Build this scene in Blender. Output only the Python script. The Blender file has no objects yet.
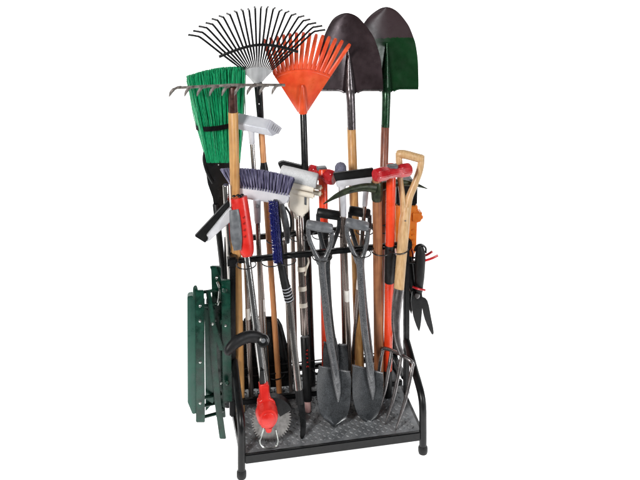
import bpy, bmesh, math, random
from mathutils import Vector, Matrix
random.seed(11)
V = Vector
scene = bpy.context.scene
COL = scene.collection

# ------------------------------------------------------------------ camera model (metres)
F, YH = 1110.4, -285.6                 # focal length and horizon in 640-wide pixels
CAM = V((-0.4604, -3.5654, 2.4651)); YAW = 0.198
SA, CA = math.sin(YAW), math.cos(YAW)
TRAY = 0.074                           # height of the tray surface
K = 0.0034                             # metres per photo pixel around the rack

def xat(px, Y):
    k = (px - 320) / F; dy = Y - CAM.y
    return CAM.x + dy * (k * CA + SA) / (CA - k * SA)
def dep(P): return (P[0] - CAM.x) * SA + (P[1] - CAM.y) * CA
def A(px, py, Y):                      # point on the upright plane at depth Y
    x = xat(px, Y); return V((x, Y, CAM.z - (py - YH) * dep((x, Y)) / F))
def base(px, Y, z=TRAY): return V((xat(px, Y), Y, z))
def on(P0, P1, py):                    # point of a straight shaft seen at height py
    c = (py - YH) / F
    d0, d1 = dep(P0), dep(P1)
    t = ((CAM.z - P0.z) - c * d0) / (c * (d1 - d0) + (P1.z - P0.z))
    return P0.lerp(P1, t)

# ------------------------------------------------------------------ materials
def lin(h):
    out = []
    for i in (0, 2, 4):
        c = int(h[i:i+2], 16) / 255
        out.append(c / 12.92 if c <= .04045 else ((c + .055) / 1.055) ** 2.4)
    return (*out, 1)
MATS = {}
def mat(name, dark, light, rough=.5, metal=0., scale=(30, 30, 30), det=4, lo=.35, hi=.65, bump=0., bscale=None,
        bdist=.001, coat=0., rvar=.12, spec=.5, emit=0., dirt=0.):
    m = bpy.data.materials.new(name); m.use_nodes = True
    nt = m.node_tree; N = nt.nodes; L = nt.links
    b = N['Principled BSDF']
    tc = N.new('ShaderNodeTexCoord'); mp = N.new('ShaderNodeMapping'); mp.inputs['Scale'].default_value = scale
    L.new(tc.outputs['Object'], mp.inputs['Vector'])
    nz = N.new('ShaderNodeTexNoise'); nz.inputs['Scale'].default_value = 1; nz.inputs['Detail'].default_value = det
    L.new(mp.outputs[0], nz.inputs['Vector'])
    rp = N.new('ShaderNodeValToRGB'); rp.color_ramp.elements[0].position = lo; rp.color_ramp.elements[1].position = hi
    rp.color_ramp.elements[0].color = lin(dark); rp.color_ramp.elements[1].color = lin(light)
    L.new(nz.outputs['Fac'], rp.inputs['Fac'])
    col = rp.outputs['Color']
    n2 = N.new('ShaderNodeTexNoise'); n2.inputs['Scale'].default_value = 38; n2.inputs['Detail'].default_value = 5
    L.new(tc.outputs['Object'], n2.inputs['Vector'])
    if dirt:
        dr = N.new('ShaderNodeMapRange'); dr.inputs[1].default_value = .35; dr.inputs[2].default_value = .75
        dr.inputs[3].default_value = 1 - dirt; dr.inputs[4].default_value = 1
        L.new(n2.outputs['Fac'], dr.inputs[0])
        mx = N.new('ShaderNodeMix'); mx.data_type = 'RGBA'; mx.blend_type = 'MULTIPLY'; mx.inputs[0].default_value = 1
        L.new(col, mx.inputs[6]); L.new(dr.outputs[0], mx.inputs[7]); col = mx.outputs[2]
    L.new(col, b.inputs['Base Color'])
    rr = N.new('ShaderNodeMapRange'); rr.inputs[3].default_value = max(.03, rough - rvar); rr.inputs[4].default_value = min(1, rough + rvar)
    rr.inputs[1].default_value = .3; rr.inputs[2].default_value = .7
    L.new(n2.outputs['Fac'], rr.inputs[0]); L.new(rr.outputs[0], b.inputs['Roughness'])
    b.inputs['Metallic'].default_value = metal
    b.inputs['Specular IOR Level'].default_value = spec
    b.inputs['Coat Weight'].default_value = coat; b.inputs['Coat Roughness'].default_value = .2
    if bump:
        bn = N.new('ShaderNodeBump'); bn.inputs['Strength'].default_value = bump; bn.inputs['Distance'].default_value = bdist
        if bscale:
            m3 = N.new('ShaderNodeMapping'); m3.inputs['Scale'].default_value = bscale
            L.new(tc.outputs['Object'], m3.inputs['Vector'])
            n3 = N.new('ShaderNodeTexNoise'); n3.inputs['Scale'].default_value = 1; n3.inputs['Detail'].default_value = 3
            L.new(m3.outputs[0], n3.inputs['Vector']); L.new(n3.outputs['Fac'], bn.inputs['Height'])
        else: L.new(nz.outputs['Fac'], bn.inputs['Height'])
        L.new(bn.outputs[0], b.inputs['Normal'])
    if emit:
        b.inputs['Emission Color'].default_value = (1, 1, 1, 1); b.inputs['Emission Strength'].default_value = emit
    MATS[name] = m; return m

M_BLACK  = mat('black powder coat', '08090a', '0e0f11', .36, scale=(60,)*3, spec=.35, bump=.15, bscale=(900,)*3, bdist=.0004)
M_TREAD  = mat('charcoal tread plate', '64676a', '8b8e91', .42, .2, scale=(25,)*3, bump=.3, bscale=(420,)*3, bdist=.0006, dirt=.35)
M_WIRE   = mat('black wire', '0c0c0e', '18181a', .35)
M_WOOD   = mat('tan ash wood', 'b07a42', 'd9a768', .5, scale=(140, 140, 5), det=7, lo=.3, hi=.7, bump=.2, bdist=.0006, coat=.15, dirt=.18)
M_WOOD2  = mat('orange pine wood', 'b86f3c', 'd69a66', .48, scale=(150, 150, 5), det=7, lo=.3, hi=.7, bump=.2, bdist=.0006, coat=.15, dirt=.18)
M_WOODR  = mat('red brown wood', '6a3424', '96583f', .45, scale=(130, 130, 5), det=7, lo=.3, hi=.7, bump=.2, bdist=.0006, coat=.2, dirt=.25)
M_WOODB  = mat('brown hickory wood', '8a5030', 'b57a50', .5, scale=(150, 150, 6), det=7, lo=.3, hi=.7, bump=.25, bdist=.0007, dirt=.25)
M_WOODP  = mat('pale beech wood', 'c39a68', 'deba8a', .45, scale=(150, 150, 6), det=7, lo=.3, hi=.7, bump=.18, bdist=.0005, coat=.2, dirt=.15)
M_SOCKB  = mat('maroon brown steel', '3d211c', '5d3830', .4, .3, scale=(70,)*3, dirt=.4)
M_TINE   = mat('worn grey tine steel', '77706c', 'a39b95', .45, .35, scale=(80,)*3, dirt=.3)
M_SHOVEL = mat('dark bronze shovel steel', '362a2d', '43363a', .30, .4, scale=(14, 14, 9), det=8, bump=.1, bscale=(260,)*3, bdist=.0006, dirt=.18, rvar=.08)
M_SHOVELG= mat('dark green enamel', '092b12', '0e3a1b', .30, 0, scale=(14,)*3, spec=.3, dirt=.1, rvar=.06)
M_SOCKET = mat('hammered grey socket', '4a4547', '767072', .28, .75, scale=(160, 160, 90), det=3, lo=.3, hi=.7, bump=.3, bdist=.0007)
M_SOCKG  = mat('hammered green socket', '0a2412', '1b4a2b', .26, .35, scale=(160, 160, 90), det=3, lo=.3, hi=.7, bump=.3, bdist=.0007)
M_SPADE  = mat('grey hammertone steel', '404245', '7b7d80', .34, .35, scale=(520,)*3, det=2, lo=.38, hi=.64, bump=.4, bdist=.0006, coat=.7, dirt=.15)
M_SPADEB = mat('dark grey spade blade', '26292c', '55595d', .34, .4, coat=.5, scale=(480,)*3, det=3, lo=.36, hi=.68, bump=.35, bdist=.0007, dirt=.35)
M_STEEL  = mat('brushed steel tube', 'a8a39f', 'b4b0ac', .22, 1., scale=(30, 30, 4), det=2, rvar=.02, dirt=.05)
M_STEELB = mat('brownish steel tube', '8a7f79', '9b908a', .24, .95, scale=(30, 30, 4), det=2, rvar=.02, dirt=.06)
M_CHROME = mat('polished chrome tube', 'b4b3b2', 'c8c7c6', .17, 1., scale=(50, 50, 5), rvar=.03)
M_ZINC   = mat('dull zinc sheet', 'b4b6b8', 'd2d4d6', .42, .35, scale=(60, 60, 10), rvar=.05, dirt=.1)
M_SAW    = mat('saw blade steel', '7c7a78', '959391', .34, .9, scale=(90, 90, 90), rvar=.06, dirt=.2)
M_GUN    = mat('dark forged steel', '7a7677', '9a9696', .28, .9, scale=(50,)*3, det=4, dirt=.18, rvar=.05)
M_ORANGE = mat('orange plastic', 'e8491f', 'f2602f', .38, scale=(18,)*3, bump=.06, bscale=(600,)*3, dirt=.2)
M_RED    = mat('red plastic', 'd3221c', 'e5352b', .34, scale=(25,)*3, bump=.05, bscale=(600,)*3, dirt=.15)
M_REDD   = mat('red enamelled steel', 'b3101a', 'd31c26', .26, scale=(40,)*3, coat=.4, dirt=.25)
M_HANDLE = mat('orange red fibreglass', 'e63a16', 'f34d22', .33, scale=(60, 60, 6), coat=.2, dirt=.12)
M_AMBER  = mat('bright orange plastic', 'f27a1c', 'fb9434', .36, scale=(25,)*3, bump=.05, bscale=(600,)*3, dirt=.12)
M_RUB    = mat('black rubber', '0a0b0c', '131416', .5, spec=.35, scale=(60,)*3, bump=.15, bscale=(700,)*3, bdist=.0005)
M_PLB    = mat('black plastic', '08090a', '121315', .32, spec=.4, scale=(40,)*3, bump=.1, bscale=(500,)*3, bdist=.0005)
M_GREY   = mat('dark grey rubber', '55585c', '6f7276', .4, scale=(60,)*3, bump=.2, bscale=(500,)*3, bdist=.0006)
M_CAP    = mat('slate grey foam', '56586a', '73758a', .7, scale=(200,)*3, bump=.3, bdist=.001)
M_WHITE  = mat('white plastic', 'c9cad0', 'dcdde2', .36, scale=(20,)*3, bump=.04, bscale=(500,)*3, dirt=.06)
M_PALE   = mat('pale grey plastic', 'c6c9d2', 'd3d6dd', .38, scale=(30,)*3, dirt=.05)
M_SPONGE = mat('pale grey sponge', 'c6c8ca', 'd6d8da', .8, scale=(200,)*3, det=3, bump=.22, bdist=.001)
M_CREAM  = mat('cream plastic', 'e6dccb', 'f0e8da', .38, scale=(20,)*3, dirt=.1)
M_BRG    = mat('green nylon bristle', '0b7249', '21b97b', .42, scale=(420, 420, 7), det=2, lo=.3, hi=.7)
M_BRP    = mat('violet grey bristle', '47456a', 'a19fbe', .5, scale=(150, 150, 8), det=2, lo=.32, hi=.68)
M_BRB    = mat('navy blue bristle', '0c0f52', '25308f', .5, scale=(400, 400, 400), det=2)
M_FOLD   = mat('dark green painted steel', '032d22', '084636', .3, .1, scale=(30,)*3, coat=.25, bump=.06, bscale=(300,)*3, dirt=.3)
M_FOLDP  = mat('faded green panel', '235346', '336858', .36, .1, scale=(14, 14, 6), coat=.15, dirt=.2)
M_RIVET  = mat('bright zinc rivet', 'b8bcb8', 'd8dcd8', .22, 1., scale=(50,)*3)
M_OLIVE  = mat('olive green forged steel', '1d2417', '38432a', .4, .3, scale=(60,)*3, det=6, bump=.2, bdist=.0008, dirt=.4)
M_PINK   = mat('pinkish wood end', 'b08484', 'd9b4b0', .6, scale=(200, 200, 20))
M_REDMK  = mat('red print', 'c8231d', 'd83028', .5)
M_DARKMK = mat('dark red print', '8c1611', 'a31d16', .5)
M_WHITEMK= mat('white print', 'd8d8d8', 'ececec', .5)
M_STICK  = mat('white paper label', 'd9d6d0', 'ebe8e3', .6)
M_FLOOR  = mat('glowing white seamless paper', 'f2f2f2', 'f7f7f7', .9, spec=.1, emit=1.0, rvar=.02)  # emission added to keep the paper pure white and drown cast shadows

# ------------------------------------------------------------------ mesh helpers
def nb(): return bmesh.new()
def spl(pts, k=6):
    P = [V(p) for p in pts]; P = [2*P[0]-P[1]] + P + [2*P[-1]-P[-2]]; out = []
    for i in range(1, len(P)-2):
        a, b, c, d = P[i-1:i+3]
        for j in range(k):
            t = j / k
            out.append(.5*((2*b)+(c-a)*t+(2*a-5*b+4*c-d)*t*t+(3*b-a-3*c+d)*t**3))
    out.append(P[-2]); return out
def spl1(v, k=6):
    return [p.x for p in spl([V((x, 0, 0)) for x in v], k)]
def tube(bm, pts, r, n=12, flat=1., up=None, cap=True, closed=False):
    pts = [V(p) for p in pts]; m = len(pts)
    R = list(r) if isinstance(r, (list, tuple)) else [r]*m
    if len(R) == 2 and m > 2: R = [R[0]+(R[1]-R[0])*i/(m-1) for i in range(m)]
    rings = []; nrm = None
    for i in range(m):
        if closed: t = pts[(i+1) % m] - pts[i-1]
        else: t = pts[min(i+1, m-1)] - pts[max(i-1, 0)]
        t.normalize()
        if up is not None: nrm = V(up) - t*V(up).dot(t)
        elif nrm is None:
            u = V((0, -1, 0)) if abs(t.y) < .9 else V((0, 0, 1)); nrm = u - t*u.dot(t)
        else: nrm = nrm - t*nrm.dot(t)
        nrm.normalize(); bi = t.cross(nrm)
        rings.append([bm.verts.new(pts[i] + (nrm*math.cos(2*math.pi*j/n)*flat + bi*math.sin(2*math.pi*j/n))*R[i]) for j in range(n)])
    for i in range(m if closed else m-1):
        a, b = rings[i], rings[(i+1) % m]
        for j in range(n): bm.faces.new((a[j], a[(j+1) % n], b[(j+1) % n], b[j]))
    if cap and not closed:
        bm.faces.new(rings[0][::-1]); bm.faces.new(rings[-1])
    return rings
def lathe(bm, P0, P1, prof, n=16):     # prof: (t along P0->P1, radius)
    P0, P1 = V(P0), V(P1)
    tube(bm, [P0.lerp(P1, t) for t, _ in prof], [max(r, 1e-4) for _, r in prof], n)
def prism(bm, outline, off, bev=0., seg=2):
    off = V(off); t = bmesh.new()
    a = [t.verts.new(V(p)) for p in outline]; b = [t.verts.new(V(p)+off) for p in outline]
    n = len(a); t.faces.new(a); t.faces.new(b[::-1])
    for i in range(n): t.faces.new((a[i], b[i], b[(i+1) % n], a[(i+1) % n]))
    bmesh.ops.recalc_face_normals(t, faces=t.faces)
    if bev: bmesh.ops.bevel(t, geom=[e for e in t.edges if e.calc_face_angle(0) > .6], offset=bev, segments=seg, affect='EDGES', clamp_overlap=True)
    join(bm, t)
def join(bm, t):
    me = bpy.data.meshes.new('tmp'); t.to_mesh(me); t.free(); bm.from_mesh(me); bpy.data.meshes.remove(me)
def box(bm, c, size, bev=0., rot=None, seg=2):
    sx, sy, sz = (s/2 for s in size); R = rot or Matrix.Identity(3); c = V(c)
    o = [c + R @ V(p) for p in ((-sx, -sy, -sz), (sx, -sy, -sz), (sx, sy, -sz), (-sx, sy, -sz))]
    prism(bm, o, R @ V((0, 0, 2*sz)), bev, seg)
def sheet(bm, grid, th):               # grid of rows of points -> solid sheet
    t = bmesh.new()
    g = [[t.verts.new(p) for p in r] for r in grid]
    for i in range(len(g)-1):
        for j in range(len(g[0])-1): t.faces.new((g[i][j], g[i][j+1], g[i+1][j+1], g[i+1][j]))
    bmesh.ops.remove_doubles(t, verts=t.verts, dist=1e-5)
    bmesh.ops.recalc_face_normals(t, faces=t.faces)
    if th: bmesh.ops.solidify(t, geom=list(t.faces), thickness=th)
    join(bm, t)
def ball(bm, c, r, sc=(1, 1, 1), n=14):
    m = Matrix.Translation(V(c)) @ Matrix.Diagonal((*[r*s for s in sc], 1))
    bmesh.ops.create_uvsphere(bm, u_segments=n, v_segments=max(6, n//2+1), radius=1, matrix=m)
def strand(bm, p0, p1, r0, r1):
    d = (p1-p0).normalized(); u = d.cross(V((.3, 1, .2))).normalized(); w = d.cross(u)
    a = []; b = []
    for k in range(3):
        o = u*math.cos(k*2.0944)+w*math.sin(k*2.0944)
        a.append(bm.verts.new(p0+o*r0)); b.append(bm.verts.new(p1+o*r1))
    for k in range(3): bm.faces.new((a[k], a[(k+1) % 3], b[(k+1) % 3], b[k]))
    bm.faces.new(b)
def ring_pts(c, r, a0=0, a1=2*math.pi, n=28, ax=V((1, 0, 0)), ay=V((0, 1, 0)), close=True):
    m = n if close else n-1
    return [V(c)+(ax*math.cos(a0+(a1-a0)*i/m)+ay*math.sin(a0+(a1-a0)*i/m))*r for i in range(n)]

# ------------------------------------------------------------------ objects
class Thing:
    def __init__(s, name, label, cat, loc, group=None):
        s.o = bpy.data.objects.new(name, None); COL.objects.link(s.o); s.o.location = loc; s.loc = V(loc)
        s.o.empty_display_size = .05
        s.o['label'] = label; s.o['category'] = cat
        if group: s.o['group'] = group
    def part(s, name, bm, m, parent=None, label=None, angle=40, mats=None):
        o = mesh(name, bm, m, s.loc, angle); o.parent = parent or s.o
        if label: o['label'] = label
        return o
def mesh(name, bm, m, loc=(0, 0, 0), angle=40):
    me = bpy.data.meshes.new(name); bmesh.ops.recalc_face_normals(bm, faces=bm.faces)
    bm.to_mesh(me); bm.free(); me.transform(Matrix.Translation(-V(loc)))
    me.polygons.foreach_set('use_smooth', [True]*len(me.polygons)); me.set_sharp_from_angle(angle=math.radians(angle))
    me.materials.append(m); o = bpy.data.objects.new(name, me); COL.objects.link(o); return o
def T(fn, *a, **k):                    # one-shape mesh
    bm = nb(); fn(bm, *a, **k); return bm

# ================================================================== setting
bm = nb(); rows = []
prof = [(-.45, 0), (0, 0), (2.0, 0)] + [(2.0+math.sin(a)*.9, .9-math.cos(a)*.9) for a in [i*math.pi/20 for i in range(1, 11)]] + [(2.9, 3.2)]
for y, z in prof: rows.append([V((x, y, z)) for x in (-5, -2, 0, 2, 5)])
sheet(bm, rows, 0)
fl = mesh('floor', bm, M_FLOOR); fl['kind'] = 'structure'

# ================================================================== rack
W, YF, YB, YT = .6, .20, .335, .375
HZ = .60
rack = Thing('tool_rack', 'black tubular steel garden tool rack standing on the white floor with a tread plate tray', 'tool rack', (W/2, .18, 0))
bm = nb()                              # tray: rim frame and raised lozenge tread
box(bm, (W/2, YT/2, TRAY-.006), (W-.004, YT-.004, .010))
P = .0150
for i in range(int(W/P)):
    for j in range(int(YT/P)):
        x, y = .014+P*(i+.5), .012+P*(j+.5)
        if x > W-.015 or y > YT-.014: continue
        a = math.radians(45 if (i+j) % 2 else -45); ux, uy = math.cos(a), math.sin(a)
        l, w, h = .0082, .0028, .0021
        q = [(l, 0, 0), (0, w, 0), (-l, 0, 0), (0, -w, 0)]
        vv = [bm.verts.new((x+ux*p-uy*s, y+uy*p+ux*s, TRAY-.0012)) for p, s, _ in q]
        tp = [bm.verts.new((x+ux*p*.6, y+uy*p*.6, TRAY-.0012+h)) for p in (l, -l)]
        bm.faces.new((vv[0], vv[1], tp[0])); bm.faces.new((vv[1], vv[2], tp[1], tp[0])); bm.faces.new((vv[2], vv[3], tp[1])); bm.faces.new((vv[3], vv[0], tp[0], tp[1]))
tray = rack.part('tray', bm, M_TREAD, angle=20)
bm = nb()
box(bm, (W/2, -.006, TRAY-.014), (W-.012, .012, .030), .003)
box(bm, (W/2, YT+.006, TRAY-.014), (W-.012, .012, .030), .003)
for x in (-.0005, W+.0005): box(bm, (x, YT/2, TRAY-.0145), (.012, YT+.02, .029), .003)
rack.part('tray_rim', bm, M_BLACK)
R = .0125
for x in (0, W):
    s = -1 if x == 0 else 1
    xx = x + s*.004
    path = [(xx, -.004, .012), (xx, -.004, .10), (xx, -.002, .150), (xx, .012, .178), (xx, .040, .196), (xx, .10, .220), (xx, YF-.004, .262)]
    rack.part('side_rail', T(tube, spl(path, 6), R, 16), M_BLACK)
    ft = rack.part('foot', T(lathe, (xx, -.004, 0), (xx, -.004, .024), [(0, .0145), (.25, .0160), (.75, .0160), (1, .0132)], 20), M_RUB)
    rack.part('foot', T(lathe, (xx, YT, 0), (xx, YT, .024), [(0, .0145), (.25, .0160), (.75, .0160), (1, .0132)], 20), M_RUB)
    for y, zb in ((YF, TRAY), (YB+.02, .014)):
        bm = nb(); box(bm, (x+(-.009 if x == 0 else .004), y, (zb+HZ+.012)/2), (.020, .022, HZ+.012-zb), .004)
        rack.part('post', bm, M_BLACK)
    bm = nb(); box(bm, (x, (YF+YB+.02)/2, HZ), (.02, YB-YF, .018), .003); rack.part('side_bar', bm, M_BLACK)
    bm = nb(); box(bm, (x, (YF+YB+.02)/2, TRAY+.05), (.018, YB-YF, .014), .003); rack.part('side_bar', bm, M_BLACK)
for y, z in ((YF, HZ), (YB+.02, HZ), (YF, TRAY+.043), (YB+.02, TRAY+.043)):
    bm = nb(); box(bm, (W/2, y, z), (W-.022, .016, .018), .003)
    rack.part('cross_rail', bm, M_BLACK)
for px in (246, 271, 286, 322, 361, 381, 398):                       # wire tool rings on the upper front rail
    x = xat(px, YF-.036)
    pts = ring_pts((x, YF-.040, HZ+.004), .033, math.radians(75), math.radians(465), 30, close=False)
    rack.part('tool_ring', T(tube, pts, .0021, 8), M_WIRE)
for px in (243, 276, 300, 322, 345, 366, 385):                       # rings behind, at rail height and above the tray
    x = xat(px, .29)
    for y, z in ((YB-.025, HZ+.006), (YB-.03, TRAY+.06)):
        rack.part('tool_ring', T(tube, ring_pts((x, y, z), .031, n=26), .0020, 8, closed=True), M_WIRE)
for dz in (.0, .018):
    rack.part('guard_wire', T(tube, [(.02, YB-.05+dz, TRAY+.075+dz), (W-.02, YB-.05+dz, TRAY+.075+dz)], .0022, 8), M_WIRE)
for x in (-.010, W+.005):
    bm = nb(); box(bm, (x, YF, HZ), (.034, .034, .036), .006); rack.part('corner_joint', bm, M_PLB)
# red tipped twin hook on the right side
for p in ([(401, 262), (412, 264), (424, 262), (432, 259.5), (438, 256.5)], [(401, 257), (412, 259), (420, 258), (427, 256), (432.5, 252.5)]):
    yy = .20 if p[0][1] > 260 else .235
    pts = spl([A(x, y, yy - .004*i) for i, (x, y) in enumerate(p)], 5)
    h = rack.part('side_hook', T(tube, pts[:9], .0032, 10), M_BLACK)
    rack.part('hook_tip', T(tube, pts[8:], .0042, 10), M_REDD, h, 'red rubber tip')

# ================================================================== small tool builders
def shaft(t, name, P0, P1, pa, pb, ra, rb=None, m=M_STEEL, n=16, parent=None, label=None):
    a = P0 if pa is None else on(P0, P1, pa); b = P1 if pb is None else on(P0, P1, pb)
    rb = ra if rb is None else rb
    e = .0015; d = (b-a).normalized()
    pts = [a, a+d*e, a.lerp(b, .33), a.lerp(b, .66), b-d*e, b]
    rr = [ra-.0012, ra, ra+(rb-ra)*.33, ra+(rb-ra)*.66, rb, rb-.0012]
    return t.part(name, T(tube, pts, rr, n), m, parent, label)
def band(t, name, P0, P1, pa, pb, r, m, parent=None):
    return t.part(name, T(tube, [on(P0, P1, pa), on(P0, P1, pb)], r, 16), m, parent)

# ------------------------------------------------------------------ bow rake
P0, P1 = base(240.5, .215), A(232.5, 87, .27)
t = Thing('bow_rake', 'long tan wooden handled bow rake whose grey curved steel teeth cross the green broom', 'rake', P0)
shaft(t, 'handle', P0, P1, None, 113, .0155, .0175, M_WOOD)
shaft(t, 'socket', P0, P1, 118, 88, .0172, .0135, M_SOCKB)
bm = nb(); yb = .268
tube(bm, spl([A(178, 89, yb), A(205, 87.5, yb), A(233, 86.5, yb), A(262, 86, yb), A(285, 86.3, yb)], 5), [.0046]*9+[.0058]*3+[.0046]*9, 10)
hb = t.part('head_bar', bm, M_TINE)
for k in range(9):
    x = 181 + 12.45*k + (.6 if k else 0); y = 88.5 - .3*k*.9
    tt = 1.25 if k == 0 else 1
    pts = spl([A(x, y, yb), A(x-3.5*tt, y+.6, yb-.015), A(x-7.5*tt, y+4.2, yb-.03), A(x-9.5*tt, y+9.6, yb-.036)], 5)
    t.part('tooth', T(tube, pts, [.0056]*8+[.0082]*4+[.0070, .0055, .0038, .0016], 8, .5), M_TINE)

# ------------------------------------------------------------------ green upright broom
yb = .40
P0, P1 = base(236, .345), A(212, 172, .395)
t = Thing('green_broom', 'upturned broom with tall green nylon bristles and black strap behind the bow rake', 'broom', P0)
shaft(t, 'handle', P0, P1, None, 205, .0105, .0115, M_PLB)
bm = nb()
prism(bm, [A(x, y, .385) for x, y in ((204, 160), (240, 158), (240, 174), (229, 186), (224, 202), (224, 222), (217, 226), (213, 200), (208, 186))], (0, .03, 0), .004)
hd = t.part('head', bm, M_PLB)
bm = nb(); tube(bm, spl([A(205.5, 150, .392), A(204, 161, .388), A(207, 173, .385), A(213, 184, .383)], 5), .006, 10); t.part('side_clip', bm, M_PLB, hd)
bm = nb(); ball(bm, A(218.5, 166, .383), .003); t.part('screw', bm, M_RIVET, hd)
bm = nb()
for i in range(3000):
    u, v = random.random(), random.uniform(-1, 1)
    topy = 79 - 9*math.sin(min(1, u*1.25)*math.pi/2) + random.uniform(-2.5, 3.5)
    b0 = A(207+33*u, 164, yb+.015*v); tp = A(187.5+57.5*u+random.gauss(0, .7), topy, yb+.05*v-.01)
    md = b0.lerp(tp, .55) + V((random.gauss(0, .003), random.gauss(0, .004), 0))
    strand(bm, b0, md, .0015, .0018); strand(bm, md, tp, .0018, .0012)
bo = t.part('bristles', bm, M_BRG, hd)
bm = nb()
tube(bm, [V(p) for p in ring_pts(A(217.5, 124, yb-.006), 1, n=32, ax=A(238, 121, yb)-A(217.5, 124, yb), ay=V((0, .045, 0)))], .0085, 8, .3, up=V((0, 0, 1)).cross(V((1, 0, 0))), closed=True)
bm.free(); bm = nb()
c = A(217.5, 124.5, yb-.004); ax = A(239.5, 121, yb)-A(217.5, 124.5, yb); ay = V((0, .046, 0)); n = 36; rr = []
for i in range(n):
    a = 2*math.pi*i/n; o = ax*math.cos(a)+ay*math.sin(a)
    rr.append([bm.verts.new(c+o+V((0, 0, .009))), bm.verts.new(c+o*.97-V((0, 0, .009)))])
for i in range(n): bm.faces.new((rr[i][0], rr[i][1], rr[(i+1) % n][1], rr[(i+1) % n][0]))
bmesh.ops.solidify(bm, geom=list(bm.faces), thickness=.002)
t.part('strap', bm, M_RUB, bo)

# ------------------------------------------------------------------ black wire leaf rake
P0, P1 = base(279.5, .285), A(258, 82, .345)
t = Thing('leaf_rake', 'black wire leaf rake fanned out above the green broom with silver neck plate', 'rake', P0, 'fan shaped leaf rakes')
yb = .345
shaft(t, 'handle', P0, P1, None, 116, .0100, .0112, M_WOOD2)
shaft(t, 'socket', P0, P1, 120, 84, .0125, .0150, M_PLB)
bm = nb(); lathe(bm, on(P0, P1, 173), on(P0, P1, 163), [(0, .016), (.4, .0145), (1, .011)]); t.part('collar', bm, M_PLB)
bm = nb()
for q, (x, y) in enumerate(((259.5, 105), (260.3, 109), (259.7, 113))): box(bm, A(x, y, .329), (.007-.001*q, .003, .006), .0006)
t.part('sticker', bm, M_WHITEMK)
bm = nb()                              # neck plate
rows = []
for k in range(7):
    f = k/6; y0 = 71.5+13*f; w = 12.2*(1-f)**1.1+3.4
    rows.append([A(257.5+w*u, y0-3.2*(1-u*u)*(1-f), yb-.012*math.cos(u*1.4)+.01) for u in [i/5-1 for i in range(11)]])
sheet(bm, rows, .0018); t.part('neck_plate', bm, M_ZINC)
tips = [(188.5, 36), (193.5, 32), (199, 27.5), (206, 24), (212, 20), (219, 17), (226.5, 14.5), (234, 12), (241, 10.5), (248, 10), (254.5, 8), (261.5, 8), (268, 8), (275, 9), (282, 11), (289, 12.5), (296, 15), (304, 17), (310, 20.5), (316, 24), (322, 27), (325, 31)]
for k, (x, y) in enumerate(tips):
    u = k/21*2-1
    bx, by = 257.8+14.6*u, 71.8-3.0*(1-u*u)
    bend = 13.5*abs(u)**1.4+.6
    s = 1 if u > 0 else -1
    L = math.hypot(x-bx, y-by); kx, ky = x-s*bend*.95, y+3.7
    pts = spl([A(bx, by-.5, yb), A(bx+(kx-bx)*.5, by+(ky-by)*.5, yb+.004), A(kx, ky, yb+.004), A(kx+(x-kx)*.45, ky+(y-ky)*.68, yb-.004), A(x, y, yb-.03)], 5)
    t.part('tine', T(tube, pts, [.0020, .0026, .0032]+[.0037]*(len(pts)-3), 8, .6), M_PLB)
bm = nb(); pts = spl([A(219, 58, yb-.004), A(230, 53.5, yb-.005), A(245, 48.5, yb-.006), A(260, 46, yb-.006), A(278, 47.5, yb-.006), A(298, 53, yb-.004)], 5)
tube(bm, pts, .0052, 10, .8); t.part('spreader_bar', bm, M_PLB)

# ------------------------------------------------------------------ orange plastic leaf rake
P0, P1 = base(312, .315), A(302.5, 92, .402)
t = Thing('leaf_rake', 'orange plastic leaf rake with black pole in front of the dark shovel blade', 'rake', P0, 'fan shaped leaf rakes')
yb = .410
shaft(t, 'handle', P0, P1, None, 110, .0135, .0125, M_PLB)
bm = nb(); rows = []
def arcy(u): return 74.5-6.5*(1-u*u)
for k in range(9):
    f = k/8; rows.append([A(302.5+(29.8*u)*(1-f)+4.2*u*f, arcy(u)*(1-f)+113*f, yb-.022*(1-u*u)*(.4+.6*f)+.010) for u in [i/8-1 for i in range(17)]])
sheet(bm, rows, .003)
body = t.part('head', bm, M_ORANGE)
bm = nb(); lathe(bm, A(303, 114, .398), A(302.3, 86, .394), [(0, .0165), (.5, .0125), (.9, .008), (1, .003)]); t.part('socket', bm, M_ORANGE)
bm = nb()
tube(bm, spl([A(302.5+27.2*u, arcy(u)+4.5, yb-.022*.45*(1-u*u)+.0085) for u in [i/5-1 for i in range(11)]], 3), .0022, 8); t.part('rib', bm, M_ORANGE, body)
tp = [(264, 40), (270.5, 38.5), (277, 37), (283.5, 35.5), (290, 34.3), (296.5, 33.5), (303.5, 33.2), (310, 33.8), (316.5, 35), (323, 36), (329.5, 37.5), (336, 39.5), (342.5, 41.5), (350, 45)]
for k, (x, y) in enumerate(tp):
    u = (k+.5)/14*2-1; bx, by = 302.5+29*u, arcy(u)+2; d = V((x-bx, y-by, 0)).normalized(); nx, ny = -d.y, d.x
    bm = nb(); rows = []
    for f, w, dy in ((0, 1.9, .004), (.4, 1.75, .006), (.8, 1.6, .004), (.94, 1.5, -.004), (1, 1.2, -.022)):
        cx, cy = bx+(x-bx)*f, by+(y-by)*f; yy = yb-.022*.4*(1-u*u)*(1-f)+dy
        rows.append([A(cx-nx*w, cy-ny*w, yy), A(cx-nx*w*.4, cy-ny*w*.4, yy-.0035), A(cx+nx*w*.4, cy+ny*w*.4, yy-.0035), A(cx+nx*w, cy+ny*w, yy)])
    sheet(bm, rows, .002); t.part('tine', bm, M_ORANGE, angle=60)

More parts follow.
